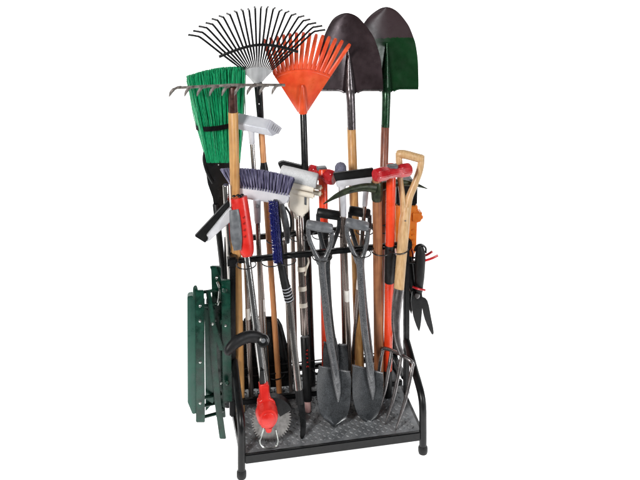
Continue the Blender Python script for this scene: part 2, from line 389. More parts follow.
# ------------------------------------------------------------------ round point shovels
def shovel(label, P0, P1, rowsL, skt, ridge, hr, mb, ms, mh, split=None, y_blade0=92):
    t = Thing('shovel', label, 'shovel', P0, 'round point shovels standing blade up')
    shaft(t, 'handle', P0, P1, None, skt-2, hr, hr, mh, 18)
    def ln(py): return on(P0, P1, py).y
    def grid(rws):
        g = []
        for py, l, r in rws:
            c, w = (l+r)/2, (r-l)/2; row = []
            for i in range(21):
                u = i/10-1; Y = ln(py)
                dish = .020*(abs(u)**2.2) - .006*math.exp(-(u/.16)**2)*(1 if py > ridge else 0)
                f = (py-rowsL[0][0])/(rowsL[-1][0]-rowsL[0][0])
                ey = 9*max(0, f)**10*max(0, 1-abs(u)/.42)**2
                row.append(A(c+w*u, py+ey, Y+.012-dish*(.35+.65*math.sin(math.pi*min(1, f*.85+.1)))-.012*(1-f)**2))
            g.append(row)
        return g
    # resample the outline
    n = len(rowsL); rr = []
    ys, ls, rs = ([*zip(*rowsL)])
    for a, b, c in zip(spl1(ys, 4), spl1(ls, 4), spl1(rs, 4)): rr.append((a, b, c))
    if split:
        nt = mb.node_tree; N = nt.nodes; L = nt.links; bs = N['Principled BSDF']; old = bs.inputs['Base Color'].links[0].from_socket
        tc = N.new('ShaderNodeTexCoord'); sx = N.new('ShaderNodeSeparateXYZ'); L.new(tc.outputs['Object'], sx.inputs[0])
        nz = N.new('ShaderNodeTexNoise'); nz.inputs['Scale'].default_value = 90; nz.inputs['Detail'].default_value = 6; L.new(tc.outputs['Object'], nz.inputs['Vector'])
        ad = N.new('ShaderNodeMath'); ad.operation = 'MULTIPLY_ADD'; ad.inputs[1].default_value = .012; L.new(nz.outputs['Fac'], ad.inputs[0]); L.new(sx.outputs['Z'], ad.inputs[2])
        zs = (on(P0, P1, split)-P0).z + .006
        mr = N.new('ShaderNodeMapRange'); mr.inputs[1].default_value = zs-.0015; mr.inputs[2].default_value = zs+.0015; L.new(ad.outputs[0], mr.inputs[0])
        mx = N.new('ShaderNodeMix'); mx.data_type = 'RGBA'; L.new(mr.outputs[0], mx.inputs[0]); L.new(old, mx.inputs[6]); mx.inputs[7].default_value = lin('3c3033')
        L.new(mx.outputs[2], bs.inputs['Base Color'])
        bl = t.part('blade', T(sheet, grid(rr), .0022), mb, None, 'dark green blade with a bare brown point', 50)
    else: bl = t.part('blade', T(sheet, grid(rr), .0022), mb, angle=50)
    last = rr[-1]; bm = nb()           # rolled foot step; its lighter material stands in for an edge highlight
    g = grid([last])[0]
    for seg in (g[:9], g[12:]): tube(bm, [p+V((0, -.004, 0)) for p in seg], .0040, 8)
    t.part('foot_step', bm, ms, bl)
    bm = nb()
    ys = [skt, y_blade0+8, y_blade0, y_blade0-9, y_blade0-24, ridge]
    rd = [.0158, .0165, .0180, .0155, .0095, .0025]
    tube(bm, spl([on(P0, P1, y)+V((0, -.004 if i < 2 else .004+.001*i, 0)) for i, y in enumerate(ys)], 4), spl1(rd, 4), 16)
    t.part('socket', bm, ms)
    return t
P0, P1 = base(360.5, .235), A(350.2, 92, .425)
shovel('dark bronze round point shovel with tan wooden handle behind the orange rake', P0, P1,
       [(14, 345.6, 347.6), (15.2, 340.8, 352.4), (18, 335.5, 357.6), (22.5, 331.2, 362.2), (30, 327.2, 368.3), (37, 324.2, 373), (45, 321.7, 376.4), (60, 318.8, 380.6), (75, 317.6, 382.3), (88.5, 317.5, 383), (91, 318.5, 382.6)],
       130, 52, .0165, M_SHOVEL, M_SOCKET, M_WOOD)
P0, P1 = base(377.5, .24), A(386.2, 92, .465)
shovel('green and brown round point shovel with red brown handle at the top right', P0, P1,
       [(8.1, 385.4, 387.4), (9.2, 381, 391.6), (12, 376, 396.5), (16, 370.8, 400.7), (21, 366.2, 404.8), (28, 362, 409.4), (39.2, 358.5, 413.8), (46, 357, 415.8), (60, 355.3, 417.8), (75, 354.7, 418.4), (87, 354.5, 418.5), (89.5, 355.5, 418)],
       128, 45, .0155, M_SHOVELG, M_SOCKG, M_WOODR, split=39.5, y_blade0=90)

# ------------------------------------------------------------------ white scrub brush on a pole
P0, P1 = base(269, .275), A(251.5, 135, .30)
t = Thing('scrub_brush', 'pale grey wedge shaped scrubbing head on a steel pole beside the bow rake', 'scrub brush', P0)
shaft(t, 'pole', P0, P1, None, 141, .0080, .0080, M_STEEL)
shaft(t, 'socket', P0, P1, 145, 126, .0098, .0125, M_WHITE)
prof = [(267, 130.5), (271.3, 120.5), (283.5, 129.5), (279, 135), (272.5, 138)]
yb = .27
YS_ = lambda x, y: .262+(x-267)*.0038+(131-y)*.0022
off = A(237, 113.5, .335)-A(271.3, 120.5, YS_(271.3, 120.5))
bm = nb(); prism(bm, [A(x, y, YS_(x, y)) for x, y in prof], off, .0035, 3); hd = t.part('head', bm, M_PALE)
bm = nb()
for k in range(5):
    (x0, y0), (x1, y1) = (274.2+1.7*k, 124.6+1.5*k), (271.0+1.7*k, 131.2+1.1*k); a, b = A(x0, y0, YS_(x0, y0)-.0005), A(x1, y1, YS_(x1, y1)-.0005)
    tube(bm, [a.lerp(b, .1), b.lerp(a, .1)], .0009, 6)
t.part('bristle_slot', bm, M_GREY, hd)
for py in (303, 309): pass
band(t, 'label_band', P0, P1, 300, 312, .0086, M_STICK)

# ------------------------------------------------------------------ violet push broom
P0, P1 = base(264, .275), A(257, 205, .272)
t = Thing('push_broom', 'push broom with violet grey bristles on a white block, upturned in front', 'broom', P0)
shaft(t, 'pole', P0, P1, None, 219, .0086, .0086, M_STEELB)
yb = .258
YP = lambda px: .285-.040*(px-232)/58
bm = nb(); tube(bm, [on(P0, P1, 224), on(P0, P1, 220), on(P0, P1, 206), A(257, 199, yb)], [.0105, .0118, .0135, .015], 16, .8)
so = t.part('socket', bm, M_PALE)
bm = nb(); lathe(bm, A(257.3, 207.5, yb-.018), A(257.3, 207.5, yb+.0), [(0, .0045), (.1, .0065), (1, .0065)]); t.part('bolt', bm, M_GREY, so)
bm = nb()
prism(bm, [A(x, y, YP(x)-.016) for x, y in ((231, 186.5), (262, 190.5), (290, 196), (290.5, 200), (287, 206.5), (262, 203.5), (238, 199.5), (232, 194))], (0, .04, 0), .006, 3)
bk = t.part('block', bm, M_WHITE)
bm = nb()
for row in range(4):
    v = row/3*2-1
    for k in range(22):
        u = (k+.5*(row % 2)+.25)/22.5
        bx, by = 232+57*u, 188.5+9.5*u
        tx, ty = 221.5+74.5*u, 170.5+9.5*u*u-1.5*math.sin(u*math.pi)
        for q in range(26):
            j = random.gauss(0, .45); jj = random.gauss(0, .006)
            b0 = A(bx+random.uniform(-.4, .4), by+1.5, YP(bx)+.012*v); p1 = A(tx+random.gauss(0, .8), ty+random.uniform(-1.0, 1.6), YP(bx)+.020*v+jj*.6-.002)
            md = b0.lerp(p1, .5)+V((random.gauss(0, .001), random.gauss(0, .002), 0))
            strand(bm, b0, md, .0008, .0009); strand(bm, md, p1, .0009, .0007)
t.part('bristles', bm, M_BRP, bk)

# ------------------------------------------------------------------ sponge mop
P0, P1 = base(308.3, .168), A(298.3, 205, .312)
t = Thing('sponge_mop', 'sponge mop with pale grey roller and cream squeeze frame on a brownish pole', 'mop', P0)
shaft(t, 'pole', P0, P1, 336, 216, .0135, .0135, M_STEELB)
sl = shaft(t, 'sleeve', P0, P1, 402, 338, .0150, .0155, M_RUB)
shaft(t, 'end_plug', P0, P1, None, 401, .0105, .0120, M_PINK)
bm = nb()
for k, py in enumerate((349, 353, 357, 361, 365.5)):
    c = on(P0, P1, py)+V((.003, -.0152, 0)); s = .0024
    segs = ([(-1, -1, 1, -1), (1, -1, 1, 1), (-1, 0, 1, 0)], [(-1, 1, 1, 1), (-1, -1, 1, -1), (-1, -1, -1, 1)], [(-1, -1, 1, 0), (1, 0, -1, 1)], [(-1, 0, 1, 0), (0, -1, 0, 1)], [(-1, -1, -1, 1), (-1, 1, 1, 1), (1, 1, 1, -1)])[k]
    for a, b, c2, d in segs:
        tube(bm, [c+V((a*s*1.3, 0, b*s)), c+V((c2*s*1.3, 0, d*s))], .0010, 6)
t.part('print', bm, M_REDMK, sl)
yb = .292
bm = nb(); a, b = A(280.5, 173.5, .340), A(317, 182.5, yb)
tube(bm, [a, a.lerp(b, .03), a.lerp(b, .3), a.lerp(b, .6), a.lerp(b, .97), b], [.020, .0255, .0265, .0265, .0265, .0235], 28)
fr_s = t.part('sponge_roller', bm, M_SPONGE)
bm = nb()
prism(bm, [A(x, y, yb+.0) for x, y in ((289, 190), (310, 195), (309.5, 213), (304, 217), (302.5, 222), (295.5, 222), (294, 215), (288.5, 210))], (0, .028, 0), .004, 3)
fr = t.part('frame', bm, M_CREAM)
bm = nb(); prism(bm, [A(x, y, yb-.003) for x, y in ((304.5, 197.5), (306.5, 197.8), (306.5, 206.5), (304.5, 206))], (0, .004, 0), .0008); t.part('slot', bm, M_GREY, fr)
for (x0, y0, x1, y1, dy) in ((288, 185.5, 313.5, 191, 0), (289, 191.5, 313.5, 197.5, -.002), (297, 184.5, 321.5, 189, .03), (298, 191, 321, 195, .03)):
    a, b = A(x0, y0, yb+dy+.012), A(x1, y1, yb+dy-.014)
    r = t.part('squeeze_roller', T(tube, [a, b], .0088, 16), M_CREAM, fr)
    bm = nb(); d = (b-a).normalized(); tube(bm, [b+d*.0005, b+d*.004], .0035, 10); t.part('roller_pin', bm, M_WOODP, r)
for py in (270, 289.5, 306): band(t, 'clip', P0, P1, py-2.2, py+2.2, .0150, M_CREAM)
bm = nb(); tube(bm, spl([on(P0, P1, 275)+V((.01, -.013, 0)), A(306, 271, .27), A(308.5, 264, .268), A(308, 259, .27)], 5), .0035, 8, .6); t.part('lever', bm, M_CREAM)

# ------------------------------------------------------------------ snow brush
t = Thing('snow_brush', 'long snow brush with navy blue bristles, black ribbed grip and scraper foot', 'brush', base(302.5, .03))
YA = lambda py: .03+(.17-.03)*(440-py)/(440-255)
B = lambda x, y, dy=0: A(x, y, YA(y)+dy)
bm = nb(); prism(bm, [B(x, y) for x, y in ((273.5, 202), (279, 202.5), (281.5, 225), (284.5, 262), (281, 268), (277.5, 265), (275, 225))], (0, .018, 0), .003)
bb = t.part('back', bm, M_PLB)
bm = nb()
for k in range(30):
    y = 204+60*k/29; x = 274.5+5*k/29
    for r in range(4):
        for q in range(16):
            p0 = B(x+1.2*r, y, .003*r); p1 = B(x-5.5+2.4*r+random.gauss(0, .6), y+random.gauss(-.5, 1.0), -.020+.003*r+random.gauss(0, .002))
            strand(bm, p0, p1, .0011, .0009)
t.part('bristles', bm, M_BRB, bb)
bm = nb(); tube(bm, spl([B(280.3, 262, .008), B(284, 280, .008), B(289.5, 303, .008)], 5), [.0125, .0130, .0135, .0135, .0140, .0145, .0150, .0150, .0155, .0155, .0130], 16); gp = t.part('grip', bm, M_RUB)
for py in (288.5, 291.5, 294.5, 297.5, 300.5):
    px = 280.3+9.2*(py-262)/41
    bm = nb(); c = B(px, py, .008); tube(bm, ring_pts(c, .0156, n=20, ay=V((0, 1, 0)), ax=V((.97, 0, .23))), .0011, 6, closed=True); t.part('rib', bm, M_PALE, gp)
bm = nb(); tube(bm, [B(289, 300, .008), B(294, 350, .008), B(299, 394, .008)], .0118, 18); t.part('pole', bm, M_STEEL)
bm = nb(); tube(bm, [B(298.8, 391, .008), B(300.2, 405, .008)], .0135, 16); t.part('ferrule', bm, M_RUB)
bm = nb()
prism(bm, spl([B(*p) for p in ((296.5, 402), (303, 401), (305.5, 415), (306, 430), (304, 439), (300.5, 439.8), (300.8, 430), (299.5, 415))], 4), (0, .010, 0), .0015)
t.part('scraper', bm, M_PLB)

# ------------------------------------------------------------------ 45 degree window squeegee at the left
P0, P1 = base(237, .285), A(225.8, 186, .23)
t = Thing('squeegee', 'squeegee with black blade and white holder tilted down at the far left', 'squeegee', P0, 'floor squeegees')
shaft(t, 'pole', P0, P1, None, None, .0108, .0108, M_STEEL)
yb = .19
bm = nb(); prism(bm, [A(x, y, yb) for x, y in ((228.3, 202), (230.5, 206.5), (206.5, 236), (208, 240), (205.5, 244.5), (194.7, 237.8))], (0, .014, 0), .002); t.part('rubber_blade', bm, M_RUB)
bm = nb(); prism(bm, [A(x, y, yb+.003) for x, y in ((230.8, 209), (233, 214), (232, 222), (209, 242.8), (206, 243), (208.5, 238.5), (206.8, 236.5))], (0, .018, 0), .0025); ho = t.part('holder', bm, M_WHITE)
bm = nb(); tube(bm, [A(219, 224, .205), A(228, 214, .224)], [.008, .011], 14); t.part('neck', bm, M_WHITE, ho)

# ------------------------------------------------------------------ pole saw / brush cutter
t = Thing('brush_cutter', 'pole brush cutter with red grip, toothed saw disc and red motor resting on tray', 'brush cutter', base(271, .03))
YC = lambda py: .028+(.168-.028)*(430-py)/(430-255)
B = lambda x, y, dy=0: A(x, y, YC(y)+dy)
bm = nb(); tube(bm, [B(246.5, 252), B(255, 320), B(263.5, 388)], .0118, 18); t.part('shaft', bm, M_CHROME)
bm = nb(); tube(bm, [B(256.5, 320, .012), B(260, 345, .012), B(266, 386, .012)], .0095, 18); t.part('inner_shaft', bm, M_STEEL)
bm = nb(); pts = spl([B(238.7, 198.5), B(239.5, 204), B(242, 220), B(245, 238), B(247, 252), B(247.5, 257.5)], 4)
tube(bm, pts, spl1([.0290, .0300, .0295, .0275, .0240, .0170], 4), 24, .8); gr = t.part('grip', bm, M_RED)
bm = nb(); tube(bm, spl([B(234, 211, -.022), B(235, 222, -.0235), B(236.5, 240, -.022), B(237.5, 251, -.018)], 5), spl1([.016, .019, .019, .013], 5), 14, .35, up=(0, -1, 0)); t.part('thumb_pad', bm, M_GREY, gr)
bm = nb(); 
for x, y in ((234, 198.2), (238, 197.4), (242, 197), (240, 198.6)): ball(bm, B(x, y, -.012)+V((0, 0, .003)), .006, (1.2, 1, .6), 10)
t.part('top_button', bm, M_PLB, gr)
bm = nb()
for x, y in ((243.8, 219), (244, 225), (244.5, 231.5), (244.8, 238)):
    box(bm, B(x, y, -.0232), (.007, .003, .0042), .0009); box(bm, B(x+.9, y-1.3, -.0226), (.003, .003, .0024), .0006)
t.part('print', bm, M_DARKMK, gr)
# auxiliary handle
bm = nb(); lathe(bm, B(263, 342, -.026), B(263, 342, .022), [(0, .013), (.08, .019), (.3, .021), (.9, .021), (1, .017)], 20)
ah = t.part('clamp', bm, M_PLB)
bm = nb(); ball(bm, B(263.3, 342, -.027), .008, (1, .5, 1)); t.part('clamp_bolt', bm, M_GREY, ah)
bm = nb(); tube(bm, spl([B(263, 341, -.004), B(255, 338, -.014), B(246, 338.5, -.024), B(236, 343.5, -.034), B(229, 351, -.04), B(227.5, 356, -.04)], 5), spl1([.017, .019, .0205, .021, .018, .010], 5), 18, .75)
t.part('auxiliary_handle', bm, M_RUB)
# head
bm = nb(); box(bm, B(261.8, 378, -.014), (.014, .010, .050), .002); t.part('adapter', bm, M_PLB)
bm = nb(); prism(bm, [B(x, y, -.018) for x, y in ((259.5, 387), (269, 386), (270, 400), (274.5, 402), (277.5, 412), (277, 424), (272, 431), (263, 431), (258.8, 424), (258, 412), (258.5, 403.5), (261, 402))], (0, .034, 0), .004, 3); mt = t.part('motor_housing', bm, M_RED)
bm = nb(); c = A(267.8, 418.5, .002); lathe(bm, c+V((0, -.012, 0)), c+V((0, .032, 0)), [(0, .024), (.05, .030), (.3, .034), (1, .036)], 28); t.part('motor_cap', bm, M_RED)
bm = nb(); lathe(bm, c+V((0, -.0165, 0)), c+V((0, -.010, 0)), [(0, .020), (.3, .0225), (1, .0225)], 28); t.part('cap_disc', bm, M_RED, mt, 'lighter raised disc on the motor')
bm = nb(); prism(bm, [A(x, y, .000) for x, y in ((265, 429), (272.5, 429), (271.5, 434.5), (266.5, 435))], (0, .03, 0), .003); t.part('motor_foot', bm, M_RED)
bm = nb(); c = A(271.5, 421.3, .040); n = 48; ro, ri = .0665, .0575; o = []
for i in range(n):
    for a, r in ((0, ri), (.55, ro), (.75, ro*.985)):
        th = 2*math.pi*(i+a)/n; o.append(c+V((math.sin(th)*r, math.cos(th)*r*.12, math.cos(th)*r)))
prism(bm, o, (0, .0024, 0)); t.part('saw_disc', bm, M_SAW, angle=25)
bm = nb(); rows = []
for i in range(15):
    th = math.radians(-8+76*i/14); rows.append([c+V((math.sin(th)*r, -.007+.022*k+math.cos(th)*r*.12, math.cos(th)*r)) for k, r in ((0, .030), (0, .050), (0, .0725), (1, .0745))])
sheet(bm, rows, .003); t.part('blade_guard', bm, M_PLB)
bm = nb(); tube(bm, spl([A(264.5, 428, .012), A(261.5, 437, .010), A(259.8, 443, .006), A(263, 448.3, .003), A(269.5, 449.6, .001), A(276, 447.6, .003), A(277.8, 441, .008), A(276, 431, .014)], 6), .0022, 8); t.part('wire_stand', bm, M_RIVET)

# ------------------------------------------------------------------ D handled spades
def spade(label, tip, Yt, Yr, shaftpts, grip, arms, blade, neck, mg=None, ma=None):
    t = Thing('spade', label, 'spade', base(tip[0], Yt), 'grey D handled spades')
    YS = lambda py: Yt+(Yr-Yt)*(tip[1]-py)/(tip[1]-260)
    B = lambda x, y, dy=0: A(x, y, YS(y)+dy)
    (gx0, gy0), (gx1, gy1) = grip
    a, b = B(gx0, gy0, .006), B(gx1, gy1, -.006); bm = nb()
    tube(bm, [a, a.lerp(b, .05), a.lerp(b, .3), a.lerp(b, .7), a.lerp(b, .95), b], [.0125, .0158, .0162, .0162, .0158, .0125], 20)
    g = t.part('grip', bm, mg or M_GREY)
    for arm in arms: 
        bm = nb(); p = spl([B(x, y) for x, y in arm], 6); tube(bm, p, [.0078]*(len(p)-4)+[.009, .010, .0110, .0118], 14, .85); t.part('grip_arm', bm, ma or M_SPADE)
    bm = nb(); p = spl([B(x, y) for x, y in shaftpts], 5); tube(bm, p, [.0135]*3+[.0124]*(len(p)-9)+[.0134, .0138, .0136, .0126, .0112, .0090], 18); t.part('shaft', bm, ma or M_SPADE)
    ys, ls, rs, tl = zip(*blade); rows = []
    for y, l, r, tt in zip(spl1(ys, 5), spl1(ls, 5), spl1(rs, 5), spl1(tl, 5)):
        f = (y-ys[0])/(ys[-1]-ys[0]); row = []
        for i in range(17):
            u = i/8-1
            row.append(A((l+r)/2+(r-l)/2*u, y+tt*u*(1-f), YS(y)-.002+.018*(1-abs(u)**2)*(1-f*.6)-.006))
        rows.append(row)
    bm = nb(); sheet(bm, rows, .0022); bl = t.part('blade', bm, M_SPADEB, angle=55)
    bm = nb(); p = spl([B(x, y, -.002) for x, y in neck], 5); tube(bm, p, spl1([.0122, .0135, .0105, .0030], 5), 14, .6, up=(0, -1, 0)); t.part('strap', bm, M_SPADE, bl)
    bm = nb(); top = rows[0]
    for sg in (top[:7], top[10:]): t.part('tread', T(tube, sg, .0034, 8), M_SPADE, bl)
spade('grey D handled spade, the left one of the two whose blades show at the front', (333, 428.5), .075, .165,
      [(321.3, 258), (322.3, 275), (325.5, 305), (329.5, 338), (334.5, 368), (337, 385)], ((306.5, 225.5), (332.5, 230)),
      [[(308, 228), (309.3, 240), (313.5, 251), (320, 264)], [(332, 231.5), (331, 244), (327.5, 254), (322, 265)]],
      [(370.5, 319, 350, 2.8), (378, 317.2, 351.3, 2.2), (388, 316.6, 351, 1), (398, 316.9, 350.6, .5), (408, 318.2, 349.7, 0), (414, 320.2, 348.3, 0), (418.5, 322.8, 346.6, 0), (422, 326, 344, 0), (425, 329.6, 340.8, 0), (427.4, 331.8, 336.6, 0), (428.4, 333.3, 335, 0)],
      [(334, 365), (336.3, 380), (338, 393), (338.3, 403)])
spade('grey D handled spade, the right one of the two at the front, beside the fork', (370, 424.5), .085, .165,
      [(359.7, 258), (360.5, 275), (362.3, 305), (365.5, 338), (369.5, 366), (371.5, 383)], ((345.5, 223.5), (368.5, 228)),
      [[(346.5, 226), (347.6, 238), (352, 250), (358.5, 263)], [(368, 229.5), (367.3, 242), (364.5, 253), (360.5, 264)]],
      [(370.5, 352.6, 383, 4), (379, 352, 383.6, 3), (388, 352, 383.2, 1.4), (398, 352.5, 382.6, .6), (406, 354.2, 381.3, 0), (412, 356, 379.6, 0), (417, 358.8, 377.2, 0), (420.8, 362, 374.6, 0), (423.3, 366, 371.9, 0), (424.6, 368.2, 370, 0)],
      [(369.3, 364), (371, 379), (372.5, 391), (373, 401)])
spade('dark D handled spade standing behind, its grip between the two front spades', (337, 404), .235, .255,
      [(326.5, 258), (327, 275), (328.5, 305), (331, 330), (334, 348), (336, 362)], ((317, 213.5), (339.5, 217)),
      [[(318, 215), (318.5, 228), (321.5, 242), (326, 259)], [(339.3, 218), (338.5, 230), (334, 243), (328, 260)]],
      [(345, 324, 347, 1.5), (353, 323, 348, 1), (366, 323, 348.5, .5), (384, 325, 348, 0), (394, 329, 345, 0), (403.5, 336, 338, 0)],
      [(333, 340), (335, 352), (336, 366), (336.5, 376)], M_RUB, M_SPADEB)
spade('dark D handled spade standing behind the pickaxe arm with most of its blade hidden', (371, 402), .235, .265,
      [(360.5, 256), (361.5, 275), (364, 305), (367, 330), (369, 350), (370, 372)], ((349, 211.5), (370, 215)),
      [[(350, 213), (350.3, 226), (354, 240), (359.5, 257)], [(369.6, 216), (369.3, 228), (366, 242), (361.5, 258)]],
      [(380, 358, 381, 0), (382, 357, 382, 0), (385, 357, 382, .5), (391, 359, 380.5, 0), (397, 364, 376, 0), (401.6, 369.5, 371.5, 0)],
      [(369, 366), (370, 375), (370.5, 383), (371, 389)], M_RUB, M_SPADEB)

# ------------------------------------------------------------------ garden fork
t = Thing('garden_fork', 'four pronged garden fork with pale wooden grip leaning at the right front', 'garden fork', base(389, .03))
YG = lambda py: .014+(.16-.014)*(435.5-py)/(435.5-240)
B = lambda x, y, dy=0: A(x, y, YG(y)+dy)
bm = nb(); tube(bm, spl([B(397.3, 155.8, .01), B(404, 155.5), B(417, 158.8), B(423.3, 160.5, -.006)], 5), [.013]+[.0148]*14+[.0125], 18); hg = t.part('grip', bm, M_WOODP)
bm = nb(); tube(bm, spl([B(398.5, 154, .006), B(399.2, 164, .005), B(400.2, 182, .003), B(402.8, 202), B(404.2, 222)], 5), spl1([.0105, .0120, .0105, .0110, .0120], 5), 14); t.part('grip_arm', bm, M_WOODP)
bm = nb(); tube(bm, spl([B(421.8, 156.5, -.004), B(420, 170, -.003), B(414.5, 186), B(409, 200), B(405.8, 220)], 5), spl1([.0105, .0125, .0125, .0130, .0150], 5), 14); t.part('grip_arm', bm, M_WOODP)
bm = nb(); tube(bm, spl([B(406, 208), B(404.4, 225), B(401.8, 255), B(398.8, 292)], 5), spl1([.0150, .0190, .0182, .0175], 5), 20); t.part('handle', bm, M_WOODP)
bm = nb(); ball(bm, B(405.3, 222, -.019), .0028); t.part('rivet', bm, M_GUN)
bm = nb(); tube(bm, spl([B(399, 290), B(397, 305), B(395.8, 325), B(397.5, 343), B(401.2, 355)], 6), spl1([.0185, .0175, .0150, .0115, .0095], 6), 18); t.part('neck', bm, M_GUN)
sd = ((382.5, 352, .100), (383.8, 349.5, .096), (391.5, 351.5, .066), (401, 356, .030), (409, 361, .006), (412.8, 364, 0), (413.2, 367, 0))
bm = nb(); tube(bm, spl([B(*q) for q in sd], 4), .0058, 12); t.part('shoulder', bm, M_GUN)
for p, dy in (([(382.8, 351), (380, 366), (377.5, 386), (375.5, 404)], .100), ([(391.5, 352), (389, 368), (385, 390), (380, 412)], .066), ([(401.5, 356), (398.6, 374), (392.6, 402), (384.3, 428)], .031), ([(413, 364), (410.5, 378), (404.5, 404), (394.3, 435.5)], 0)):
    pts = [B(p[0][0], p[0][1], dy), B(p[1][0], p[1][1], dy-.004), B(p[2][0], p[2][1], dy-.006), B(p[3][0], p[3][1], dy)]
    bm = nb(); tube(bm, spl(pts, 6), [.0058]*4+[.0062]*8+[.006, .0056, .0052, .0046, .0038, .0030, .0012], 10); t.part('tine', bm, M_GUN)

# ------------------------------------------------------------------ sledge hammers
def sledge(label, P0, P1, ax0, ax1, r, pys, eye):
    t = Thing('sledge_hammer', label, 'sledge hammer', P0, 'red headed sledge hammers')
    g0, g1, low = pys
    shaft(t, 'handle', P0, P1, low, None, .0150, .0165, M_HANDLE, 18)
    shaft(t, 'grip_band', P0, P1, g1, g0, .0168, .0176, M_RUB, 18)
    shaft(t, 'handle_end', P0, P1, None, low-1, .0160, .0165, M_RUB, 18)
    bm = nb(); tube(bm, [ax0, ax0.lerp(ax1, .06), ax0.lerp(ax1, .28), ax0.lerp(ax1, .36), ax0.lerp(ax1, .64), ax0.lerp(ax1, .72), ax0.lerp(ax1, .94), ax1],
                    [r*.86, r, r, r*.84, r*.84, r, r, r*.86], 8)
    bmesh.ops.bevel(bm, geom=list(bm.edges), offset=.0022, segments=2, affect='EDGES')
    h = t.part('head', bm, M_REDD, angle=18)
    c = ax0.lerp(ax1, .5); bm = nb(); box(bm, c+V((0, 0, r*.86)), (.036, .024, .012), .003); t.part('eye_wedge', bm, M_GREY, h)
P0 = base(387.3, .20); P1 = A(391.3, 166, .165)
sledge('sledge hammer with orange red handle between the pickaxe and the garden fork', P0, P1, A(375, 176.5, .120), A(409.5, 170.5, .185), .0238, (246, 283.5, 372), 0)
P0 = base(326.5, .25); P1 = A(322.8, 170, .352)
sledge('sledge hammer with red head beside the sponge mop roller, half hidden by spades', P0, P1, A(309, 172.5, .395), A(334.5, 179.5, .320), .0270, (223, 256, 370), 0)

# ------------------------------------------------------------------ pickaxe
P0, P1 = base(379.5, .205), A(376.8, 178, .185)
t = Thing('pickaxe', 'pickaxe with olive green forged head and brown wooden handle in front', 'pickaxe', P0)
shaft(t, 'handle', P0, P1, None, 179, .0180, .0165, M_WOODB, 18)
bm = nb(); tube(bm, [on(P0, P1, 201.5), on(P0, P1, 200), on(P0, P1, 193), on(P0, P1, 184), on(P0, P1, 182.5)], [.0175, .0200, .0215, .0215, .019], 12)
hd = t.part('head', bm, M_OLIVE)
bm = nb(); tube(bm, spl([A(375, 189.5, .172), A(364, 188.5, .165), A(350, 191.2, .155), A(337, 196.8, .145), A(323.3, 205.3, .135)], 5), spl1([.0165, .0135, .0115, .0090, .0015], 5), 10, .8); t.part('pick_arm', bm, M_OLIVE, hd)
bm = nb(); tube(bm, spl([A(379, 188.5, .195), A(391, 185, .205), A(404, 184, .215), A(416, 186, .225), A(427.5, 190, .235)], 5), spl1([.0165, .0130, .0110, .0070, .0012], 5), 10, .8); t.part('pick_arm', bm, M_OLIVE, hd)

# ------------------------------------------------------------------ floor squeegee in the middle, pole with white brush, capped pole, rear black squeegee
P0, P1 = base(351, .245), A(342.3, 184, .215)
t = Thing('squeegee', 'squeegee with upright black blade and white bar between the two red hammers', 'squeegee', P0, 'floor squeegees')
shaft(t, 'pole', P0, P1, None, 214, .0085, .0085, M_STEELB)
shaft(t, 'socket', P0, P1, 217, 187, .0105, .0120, M_WHITE)
yb = .215
bm = nb(); prism(bm, [A(x, y, yb) for x, y in ((333.3, 174.8), (373.5, 169.6), (373.5, 178.2), (336, 183.2))], (0, .012, 0), .002); t.part('rubber_blade', bm, M_RUB)
bm = nb(); prism(bm, [A(x, y, yb-.004) for x, y in ((336.6, 182.6), (373.5, 178.4), (373.5, 185), (347.5, 187.6), (337.5, 189.4))], (0, .020, 0), .0025); t.part('holder', bm, M_WHITE)
band(t, 'label_band', P0, P1, 291, 302, .0092, M_STICK)
P0, P1 = base(350.5, .27), A(366, 190, .262)
t = Thing('deck_brush', 'white socketed deck brush on a thin steel pole behind the pickaxe arm', 'brush', P0)
shaft(t, 'pole', P0, P1, None, 204, .0075, .0075, M_STEELB)
shaft(t, 'socket', P0, P1, 207, 190, .0095, .0110, M_WHITE)
bm = nb(); prism(bm, [A(x, y, .255) for x, y in ((352, 186), (376, 184), (376, 192), (354, 194))], (0, .02, 0), .003); t.part('head', bm, M_WHITE)
band(t, 'label_band', P0, P1, 281, 290, .0082, M_STICK)
P0, P1 = base(345, .315), A(340.5, 165, .30)
t = Thing('extension_pole', 'extension pole topped with a rounded slate grey foam cap behind the squeegee', 'pole', P0)
shaft(t, 'pole', P0, P1, None, 172, .0085, .0090, M_STEELB)
bm = nb(); lathe(bm, on(P0, P1, 180), on(P0, P1, 163.5), [(0, .016), (.1, .019), (.5, .0215), (.75, .0205), (.9, .0150), (1, .004)], 20); t.part('cap', bm, M_CAP)
P0, P1 = base(296, .33), A(291, 168, .385)
t = Thing('squeegee', 'squeegee with black rubber blade peeking out behind the pale sponge roller', 'squeegee', P0, 'floor squeegees')
shaft(t, 'pole', P0, P1, None, 172, .0085, .0085, M_STEELB)
bm = nb(); prism(bm, [A(x, y, .38) for x, y in ((278, 165.3), (283, 162.8), (311, 169.5), (311, 178), (281, 172))], (0, .02, 0), .003); t.part('rubber_blade', bm, M_RUB)
P0, P1 = base(291, .285), A(283.5, 206, .255)
t = Thing('trigger_grabber', 'dark grey grabber handle standing just right of the blue brush', 'grabber', P0)
shaft(t, 'pole', P0, P1, None, 240, .0070, .0070, M_STEELB)
bm = nb(); tube(bm, spl([A(281.5, 205, .25), A(283.5, 215, .25), A(286.5, 230, .25), A(287.5, 244, .25)], 5), spl1([.009, .012, .012, .008], 5), 14); g = t.part('grip', bm, M_GREY)
bm = nb(); tube(bm, spl([A(285.5, 208, .25), A(290, 216, .248), A(291, 228, .248), A(288, 236, .25)], 5), .0038, 10); t.part('trigger', bm, M_PLB, g)

